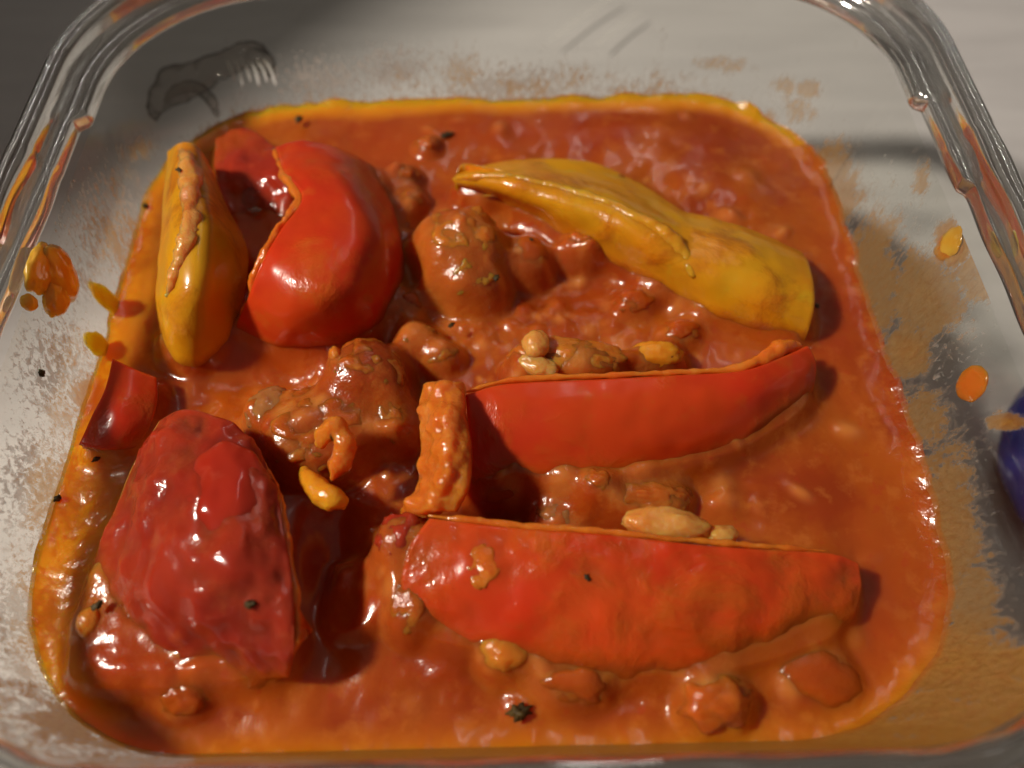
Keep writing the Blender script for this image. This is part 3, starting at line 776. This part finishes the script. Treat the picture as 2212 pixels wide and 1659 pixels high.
lump('vegetable_chunk', 'small glossy knob right below the middle red strip', 'food chunk', 1290, 1045, .4, .2, .2, .2, M_meat, .3, 1.5, 37, 0, .04, GL)
lump('vegetable_chunk', 'flat brown chunk between the two red strips', 'food chunk', 1380, 1080, .15, .68, .32, .26, M_meat, .4, 1.7, 38, 0, .07, GL, sub=5)
lump('vegetable_chunk', 'faint brown chunk left of the flat brown chunk between the red strips', 'food chunk', 1215, 1110, .0, .38, .24, .2, M_onion, .4, 1.7, 39, 0, .05, GL)
lump('vegetable_chunk', 'small orange bump in the upper middle of the front red strip', 'food chunk', 1142, 1268, .74, .16, .22, .1, M_redflesh, .25, 1.5, 40, .2, .03, GL)
lump('vegetable_chunk', 'round orange crumb on the lower side of the front red strip', 'food chunk', 1092, 1395, .34, .32, .30, .18, M_orange, .3, 1.6, 41, 0, .05, GL)
lump('vegetable_chunk', 'V-shaped wet orange bump near the left end of the front red strip', 'food chunk', 1045, 1215, .80, .24, .3, .09, M_redflesh, .5, 1.8, 42, 0, .04, GL)
lump('vegetable_chunk', 'thin wet patch of sauce on the top of the front red strip', 'food chunk', 1215, 1205, .82, .28, .2, .07, M_redflesh, .5, 1.8, 43, 0, .03, GL)
lump('vegetable_chunk', 'brown lump below the middle of the front red strip', 'food chunk', 1240, 1470, .1, .5, .3, .3, M_ball, .35, 1.5, 44, 0, .03, GL)
lump('vegetable_chunk', 'rough shiny orange lump by the front glass edge, right of centre', 'food chunk', 1545, 1515, .15, .42, .34, .32, M_meat, .4, 1.7, 45, 0, .07, GL)
lump('vegetable_chunk', 'large smooth brown lump in the front right corner', 'food chunk', 1750, 1462, -.10, .62, .42, .34, M_meat, .22, 1.2, 46, -.3, .02, GL)
lump('vegetable_chunk', 'shiny bump left of the domed red piece, low by the wall', 'food chunk', 195, 1345, .35, .16, .2, .16, M_orange, .2, 1.5, 47, 0, .03, GL)
lump('vegetable_chunk', 'glossy sauce bump in the front left, below the domed red piece', 'food chunk', 405, 1500, .1, .3, .25, .2, M_ball, .35, 1.7, 48, 0, .04, GL)
for k, (x, y, r) in enumerate([(872, 385, .26), (885, 440, .26), (862, 500, .22), (925, 318, .2), (878, 660, .25), (900, 740, .3), (955, 770, .25)]):
    labs = ['faint orange bump right of the big red piece, highest but one', 'orange bump right of the big red piece, above the largest rough chunk', 'small bump tucked between the big red piece and the largest rough chunk',
            'small shiny bump in the sauce near the far edge, above the orange bumps', 'wet bump just below the largest rough chunk, left side', 'wet glistening bump behind the rough brown chunk', 'brown bump between the largest chunk and the standing orange strip']
    lump('vegetable_chunk', labs[k], 'food chunk', x, y, .1, r * 1.1, r, r * .9, M_meat, .35, 1.7, 60 + k, 0, .05, GL)
for k, (x, y, rx, lab) in enumerate([(1372, 655, .34, 'wet lump below the middle of the long yellow strip'), (1470, 720, .3, 'faint lump under the right half of the long yellow strip'), (1060, 655, .3, 'soft lump in front of the smooth round brown lump')]):
    lump('vegetable_chunk', lab, 'food chunk', x, y, .05, rx, rx * .7, rx * .6, M_meat if k == 0 else M_ball, .35, 1.7, 70 + k, .3, .04, GL)

# curled orange crumb: round head and pointed tail
V, Fc = tube_mesh([(652, 1010, .55, .08), (675, 1045, .65, .15), (708, 1072, .72, .17), (732, 1085, .70, .13), (744, 1100, .62, .04)], 20, 40, .03, 5, 13)
th = thing('orange_crumb', 'curled bright orange crumb with a round head and pointed tail, left of the standing strip', 'food chunk', V.mean(0), None)
mesh_obj('tail', V, Fc, M_yflesh, th, V.mean(0)); FOOT.append(V)
V2, Fc2 = tube_mesh([(692, 968, .85, .10), (702, 940, .95, .14), (722, 926, 1.0, .15), (742, 942, .98, .13), (744, 975, .9, .14), (730, 1012, .8, .13), (716, 1040, .7, .08)], 20, 44, .05, 5, 14)
mesh_obj('head', V2, Fc2, M_orange, th, V2.mean(0))

# ------------------------------------------------------------------ the sauce
xs = np.arange(-6.5, 5.8, .023); ys = np.arange(.95, 12.6, .023)
GX, GY = np.meshgrid(xs, ys); ny, nx = GX.shape
cx0, cy0 = (-6.33 + 5.60) / 2, (1.12 + 12.42) / 2
hx, hy, rc = (5.60 + 6.33) / 2 + .015, (12.42 - 1.12) / 2 + .015, 2.5
def sdf(x, y):
    qx = np.abs(x - cx0) - (hx - rc); qy = np.abs(y - cy0) - (hy - rc)
    return np.hypot(np.maximum(qx, 0), np.maximum(qy, 0)) + np.minimum(np.maximum(qx, qy), 0) - rc
D = sdf(GX, GY)
# push the points that fall outside back onto the wall
out = D > 0
for _ in range(3):
    e = 1e-3
    gx = (sdf(GX + e, GY) - sdf(GX - e, GY)) / (2 * e); gy = (sdf(GX, GY + e) - sdf(GX, GY - e)) / (2 * e)
    dd = np.where(sdf(GX, GY) > 0, sdf(GX, GY), 0)
    GX = GX - gx * dd; GY = GY - gy * dd
din = np.clip(-sdf(GX, GY), 0, None)
PX, PY = project(np.stack([GX, GY, np.zeros_like(GX)], -1))
def g(px, py, rx, ry, rot=0.0):
    c, s = math.cos(rot), math.sin(rot); dx = PX - px; dy = PY - py
    return np.exp(-((dx * c + dy * s) / rx) ** 2 - ((-dx * s + dy * c) / ry) ** 2)
lumpy = np.clip(.6 * g(1020, 600, 220, 200) + .8 * g(720, 880, 230, 130) + .8 * g(1370, 1080, 200, 70) + .7 * g(950, 1200, 160, 180) + .3 * g(1250, 700, 260, 90) + .6 * g(1300, 1490, 420, 70)
                + .7 * g(200, 1250, 90, 220) + .5 * g(420, 1480, 200, 80) + .5 * g(1500, 480, 280, 50, .4) + .04, 0, 1)
H = fbm(GX, GY, .55, 3, 5) * .22 + lumpy * (fbm(GX, GY, 1.9, 3, 11, .42) * .42 + np.abs(fbm(GX, GY, 2.6, 2, 31)) * .10)
H += .014 * fbm(GX, GY, 2.2, 3, 77)
H -= .12 * g(1250, 620, 160, 60) + .55 * g(1095, 1100, 90, 40) + .55 * g(725, 1240, 70, 150) + .35 * g(820, 640, 60, 110) + .25 * g(600, 820, 120, 40)
H += .10 * g(1330, 300, 320, 60) + .10 * g(1560, 420, 160, 50, .4)
lumpy = np.maximum(lumpy, .75 * np.exp(-din / .35) * sstep(GX, 2.5, 4.8))
H += .05 * fbm(GX, GY, 3.2, 3, 63) * np.exp(-din / .5) * sstep(GX, 2.5, 4.8)
# sauce climbs the pieces
mask = np.zeros((ny, nx))
for Vp in FOOT:
    sel = (Vp[:, 2] > -.35) & (Vp[:, 2] < .45)
    ix = ((Vp[sel, 0] - xs[0]) / .023).astype(int); iy = ((Vp[sel, 1] - ys[0]) / .023).astype(int)
    ok = (ix > 2) & (ix < nx - 3) & (iy > 2) & (iy < ny - 3)
    for a in (-1, 0, 1):
        for b_ in (-1, 0, 1): mask[iy[ok] + a, ix[ok] + b_] = 1
def blur(A, r, it=3):
    for _ in range(it):
        for ax in (0, 1):
            P = np.concatenate([np.repeat(A.take([0], ax), r + 1, ax), A, np.repeat(A.take([-1], ax), r, ax)], ax)
            c = np.cumsum(P, ax); n = A.shape[ax]
            A = (c.take(range(2 * r + 1, 2 * r + 1 + n), ax) - c.take(range(0, n), ax)) / (2 * r + 1) if ax == 0 else (c.take(range(2 * r + 1, 2 * r + 1 + n), ax) - c.take(range(0, n), ax)) / (2 * r + 1)
    return A
mb = blur(mask, 4, 3)
H += .20 * np.clip(mb * 1.5, 0, 1) + .20 * np.clip(blur(mask, 12, 3) * 1.3, 0, 1)
# the film of sauce that covers the lower halves of the small lumps
top = np.full((ny, nx), -3.0)
for Vp in LUMPS:
    ix = ((Vp[:, 0] - xs[0]) / .023).astype(int); iy = ((Vp[:, 1] - ys[0]) / .023).astype(int)
    ok = (ix > 5) & (ix < nx - 6) & (iy > 5) & (iy < ny - 6)
    for a in range(-4, 5):
        for b_ in range(-4, 5): np.maximum.at(top, (iy[ok] + a, ix[ok] + b_), Vp[ok, 2])
for Vp in FOOT:
    Vp = Vp[Vp[:, 2] < .42]
    ix = ((Vp[:, 0] - xs[0]) / .023).astype(int); iy = ((Vp[:, 1] - ys[0]) / .023).astype(int)
    ok = (ix > 4) & (ix < nx - 5) & (iy > 4) & (iy < ny - 5)
    for a in range(-3, 4):
        for b_ in range(-3, 4): np.maximum.at(top, (iy[ok] + a, ix[ok] + b_), Vp[ok, 2] + .05)
tb = blur(np.maximum(top, H - .25), 5, 2) - .035
kk = np.clip(.5 + .5 * (tb - H) / .16, 0, 1)
H = H * (1 - kk) + tb * kk + .16 * kk * (1 - kk)
H += kk * .05 * fbm(GX, GY, 4.0, 3, 19)
lumpy = np.maximum(lumpy, .6 * kk)
kfilm = kk
# soft bits of pulp, more of them where the stew is lumpy
pulp = np.zeros((ny, nx)); rng = np.random.RandomState(8)
for k in range(520):
    ux, uy = rng.uniform(-5.9, 5.2), rng.uniform(1.6, 12.0)
    i0, j0 = int((ux - xs[0]) / .023), int((uy - ys[0]) / .023)
    if rng.rand() > .06 + lumpy[j0, i0]: continue
    r = rng.uniform(.07, .24); an = rng.uniform(0, 3.14); el = rng.uniform(.5, 1.0); w_ = int(r * 3 / .023) + 2
    sl = (slice(max(j0 - w_, 0), j0 + w_), slice(max(i0 - w_, 0), i0 + w_))
    dx = GX[sl] - ux; dy = GY[sl] - uy; c, s_ = math.cos(an), math.sin(an)
    e_ = np.exp(-(((dx * c + dy * s_) / r) ** 2 + ((-dx * s_ + dy * c) / (r * el)) ** 2) ** 1.25)
    H[sl] += e_ * r * rng.uniform(.12, .40); pulp[sl] = np.maximum(pulp[sl], e_ * rng.uniform(.1, .9))
pulp = np.maximum(pulp, .22 * kfilm * np.clip(.5 + 2.5 * fbm(GX, GY, 1.5, 3, 23), 0, 1))
# meniscus at the wall
men = .08 + .07 * fbm(GX, GY, .8, 3, 91)
edge = np.exp(-din / .13)
H = H * (1 - .8 * np.exp(-din / .35)) + men * edge
side = sstep(GX, 2.5, 5.2)
H += edge * fbm(GX, GY, 2.2, 3, 57) * .16
H += side * .05 * np.exp(-din / .05) * (1 + 1.2 * fbm(GX, GY, 2.5, 3, 55))
far_left = np.maximum(sstep(GY, 9.5, 12.0), 1 - sstep(GX, -5.6, -4.0)) * (1 - .7 * sstep(GX, 4.2, 5.2) * (GY < 11))
oilw = .34 + .28 * fbm(GX, GY, .9, 3, 41) + .25 * g(330, 640, 90, 200) + .3 * g(200, 820, 60, 80) + .45 * g(140, 1180, 110, 330)
oil_and_light = np.clip(1.25 - din / np.maximum(oilw, .05), 0, 1) ** 1.2 * np.maximum(far_left, .35 * (1 - sstep(GY, 1.6, 2.6)))
oil_and_light = np.clip(oil_and_light, 0, 1)
oil_and_light = np.maximum(oil_and_light, .75 * g(325, 600, 50, 160)); oil_and_light = np.maximum(oil_and_light, .7 * g(225, 830, 60, 110)); oil_and_light = np.maximum(oil_and_light, .75 * g(190, 1090, 75, 190)); oil_and_light = np.maximum(oil_and_light, .6 * g(460, 300, 60, 30))  # oil strengthened at the left, partly standing for light through the glass
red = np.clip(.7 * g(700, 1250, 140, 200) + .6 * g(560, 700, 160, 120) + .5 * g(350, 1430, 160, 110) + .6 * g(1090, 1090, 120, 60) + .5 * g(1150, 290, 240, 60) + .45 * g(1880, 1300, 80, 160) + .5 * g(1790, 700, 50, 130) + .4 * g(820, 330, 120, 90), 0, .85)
nxx, nyy = gx, gy
slope = np.where(nxx > 0, .49, .15) * nxx ** 2 + np.where(nyy > 0, .47, .17) * nyy ** 2
sh = slope * np.clip(H, -.1, .6) * np.exp(-din / .22)
GX = GX + nxx * sh; GY = GY + nyy * sh
q = np.arange(nx * ny).reshape(ny, nx)
F = np.stack([q[:-1, :-1], q[:-1, 1:], q[1:, 1:], q[1:, :-1]], -1).reshape(-1, 4)
Vs = np.stack([GX, GY, H], -1).reshape(-1, 3)
# drop the cells squeezed flat on the wall
inside = (D < .04).ravel()
keep = inside[F].all(1)
F = F[keep]
used = np.zeros(len(Vs), bool); used[F.ravel()] = True
remap = np.cumsum(used) - 1
F = remap[F]; Vs = Vs[used]
at_o, at_l, at_r, at_p = oil_and_light.ravel()[used], lumpy.ravel()[used], red.ravel()[used], pulp.ravel()[used]
# side of the sauce against the glass and its bottom
sk = [np.c_[wall_at(h) - O1 * .012, np.full(NP, h)] for h in (.02, -.5, -1.2, -2.0, -2.65)]
sk.append(np.c_[cen + (b1 - cen) * .92, np.full(NP, -2.84)]); sk.append(np.c_[cen + (b1 - cen) * .02, np.full(NP, -2.90)])
Vk, Fk = loft(sk)
n0 = len(Vs)
sauce = mesh_obj('sauce', np.vstack([Vs, Vk]), np.vstack([F, Fk + n0]), M_sauce, None, (0, 6.8, -2.9),
                 attrs={'oil_and_light': np.r_[at_o, np.full(len(Vk), .5)], 'lumpy': np.r_[at_l, np.zeros(len(Vk))], 'red': np.r_[at_r, np.zeros(len(Vk))], 'pulp': np.r_[at_p, np.zeros(len(Vk))]})
tag(sauce, 'thick orange-brown tomato sauce filling the glass container around the pepper pieces', 'sauce')

# ------------------------------------------------------------------ drops on the glass, herb flecks
def wall_lump(name, label, cat, px, py, r3, mat, seed, bump=.2, group=None, rot=0):
    c, n = wallpoint(px, py)
    V, F = lump_mesh((0, 0, 0), r3[0], r3[1], r3[2], bump, 1.4, seed, 4, 0, .01)
    # local: x along the wall, y through it, z up the wall
    t = np.array((-n[1], n[0], 0)); upv = np.array((n[0] * .25, n[1] * .25, 1.0)); upv /= np.linalg.norm(upv)
    V = c + V[:, :1] * t + V[:, 1:2] * n + V[:, 2:3] * upv
    o = mesh_obj(name, V, F, mat, None, c); tag(o, label, cat, group); return o
M_splash = food('orange oily splash', (.80, .44, .07), (.76, .32, .03), 120, film=-.6, line=-5, bump=.2, spark=.3, sss=.2, cc=(.85, .52, .15), rad=(1.0, .7, .2))
GD = 'splashes of sauce on the glass walls'
c_, n_ = wallpoint(105, 600)
th = thing('sauce_splash', 'large amber sauce splash on the rim of the left glass wall', 'sauce splash', c_, GD)
for k, (x, y, a, b_, s_) in enumerate([(72, 572, .40, .12, .30), (130, 592, .34, .14, .50), (122, 645, .32, .12, .26)]):
    c, n = wallpoint(x, y)
    V, F = lump_mesh((0, 0, 0), a, b_, s_, .2, 1.4, 80 + k, 4, 0, .01)
    t = np.array((-n[1], n[0], 0)); V = c + V[:, :1] * t + V[:, 1:2] * n + V[:, 2:3] * np.array((0, 0, 1.))
    mesh_obj('blob', V, F, M_splash, th, c_)
wall_lump('sauce_splash', 'small round amber bead hanging under the large splash at the left rim', 'sauce splash', 60, 650, (.12, .08, .12), M_splash, 84, .1, GD)
wall_lump('sauce_splash', 'oblong amber drip on the left wall between the large splash and the yellow piece', 'sauce splash', 233, 652, (.17, .035, .42), M_splash, 85, .15, GD)
wall_lump('sauce_splash', 'short orange drip on the left wall above the small red scrap', 'sauce splash', 210, 745, (.18, .03, .25), M_splash, 86, .2, GD)
wall_lump('sauce_splash', 'single orange teardrop on the right wall above the blue rubber', 'sauce splash', 2095, 828, (.23, .05, .27), food('orange drop', (.66, .19, .02), (.62, .15, .015), 120, film=-.6, line=-5, bump=.12, spark=.2, sss=.4), 87, .08, GD)
wall_lump('sauce_splash', 'thick mustard-coloured smear high on the right wall under the rim', 'sauce splash', 2052, 530, (.20, .02, .26), M_splash, 88, .3, GD)

GH = 'dark herb flecks in the stew'
random.seed(4)
flecks = [(210, 1308, .55, .07, 'black fleck on the left side of the domed red piece'), (540, 1305, 1.16, .07, 'olive fleck near the right side of the domed red piece'), (645, 258, .12, .09, 'brownish fleck in the oily far edge of the sauce'),
          (965, 291, .1, .10, 'olive fleck in the sauce above the largest rough chunk'), (1120, 1540, .10, .13, 'largest dark fleck, by the front glass edge'), (1073, 600, .75, .06, 'thin black fleck on the right side of the largest rough chunk'),
          (386, 367, 1.62, .05, 'dark fleck on the tip of the upright yellow piece'), (1268, 1247, .86, .045, 'tiny dark fleck on the front red strip'), (1148, 517, .58, .035, 'tiny black fleck on the smooth round brown lump'),
          (207, 992, .2, .05, 'olive fleck in the oil below the small red scrap'), (1765, 660, .1, .05, 'dark fleck beside the end of the long yellow strip'), (975, 702, .3, .05, 'dark fleck in the sauce below the largest rough chunk')]
for k, (x, y, h, r, lab) in enumerate(flecks):
    V, F = lump_mesh(at(x, y, h), r * .9, r * .6, r * .28, 1.1, 2.2, 100 + k, 3, random.uniform(0, 3), 0)
    o = mesh_obj('herb_fleck', V, F, M_herb, None, V.mean(0)); tag(o, lab, 'herb fleck', GH)
for k, (x, y, lab) in enumerate([(333, 452, 'black fleck stuck on the left glass wall beside the upright yellow piece'), (168, 1086, 'olive fleck at the left wall beside the domed red piece'), (93, 803, 'dark fleck on the left wall above the small red scrap')]):
    c, n = wallpoint(x, y, inset=.06)
    V, F = lump_mesh(c, .05, .035, .045, .6, 1.8, 120 + k, 3, k, 0)
    o = mesh_obj('herb_fleck', V, F, M_herb, None, c); tag(o, lab, 'herb fleck', GH)

# ------------------------------------------------------------------ blue rubber of the lid, lying at the right
c_ = at(2260, 1000, -Z0 + .5)
th = thing('container_lid', 'lid with a dark blue rubber seal lying on the table right of the container', 'lid', (c_[0] + 3, c_[1], -Z0 + .12))
path = [(2292, 835, -Z0 + .5, .28), (2245, 865, -Z0 + .55, .36), (2222, 920, -Z0 + .6, .40), (2216, 985, -Z0 + .6, .44), (2232, 1050, -Z0 + .6, .44), (2272, 1110, -Z0 + .6, .44), (2330, 1170, -Z0 + .55, .40), (2440, 1190, -Z0 + .5, .4)]
V, Fc = tube_mesh(path, 20, 70, .03, 3, 2)
mesh_obj('seal', V, Fc, M_blue, th, (c_[0] + 3, c_[1], -Z0 + .12))
C = rrect(c_[0] + .2, c_[0] + 9, c_[1] - 1.2, c_[1] + 1.6, .8)
V, F = loft([np.c_[C, np.full(NP, -Z0 + .14)], np.c_[C, np.full(NP, -Z0 + .45)], np.c_[(C - C.mean(0)) * .01 + C.mean(0), np.full(NP, -Z0 + .46)]])
mesh_obj('panel', V, F, M_lid, th, (c_[0] + 3, c_[1], -Z0 + .12))
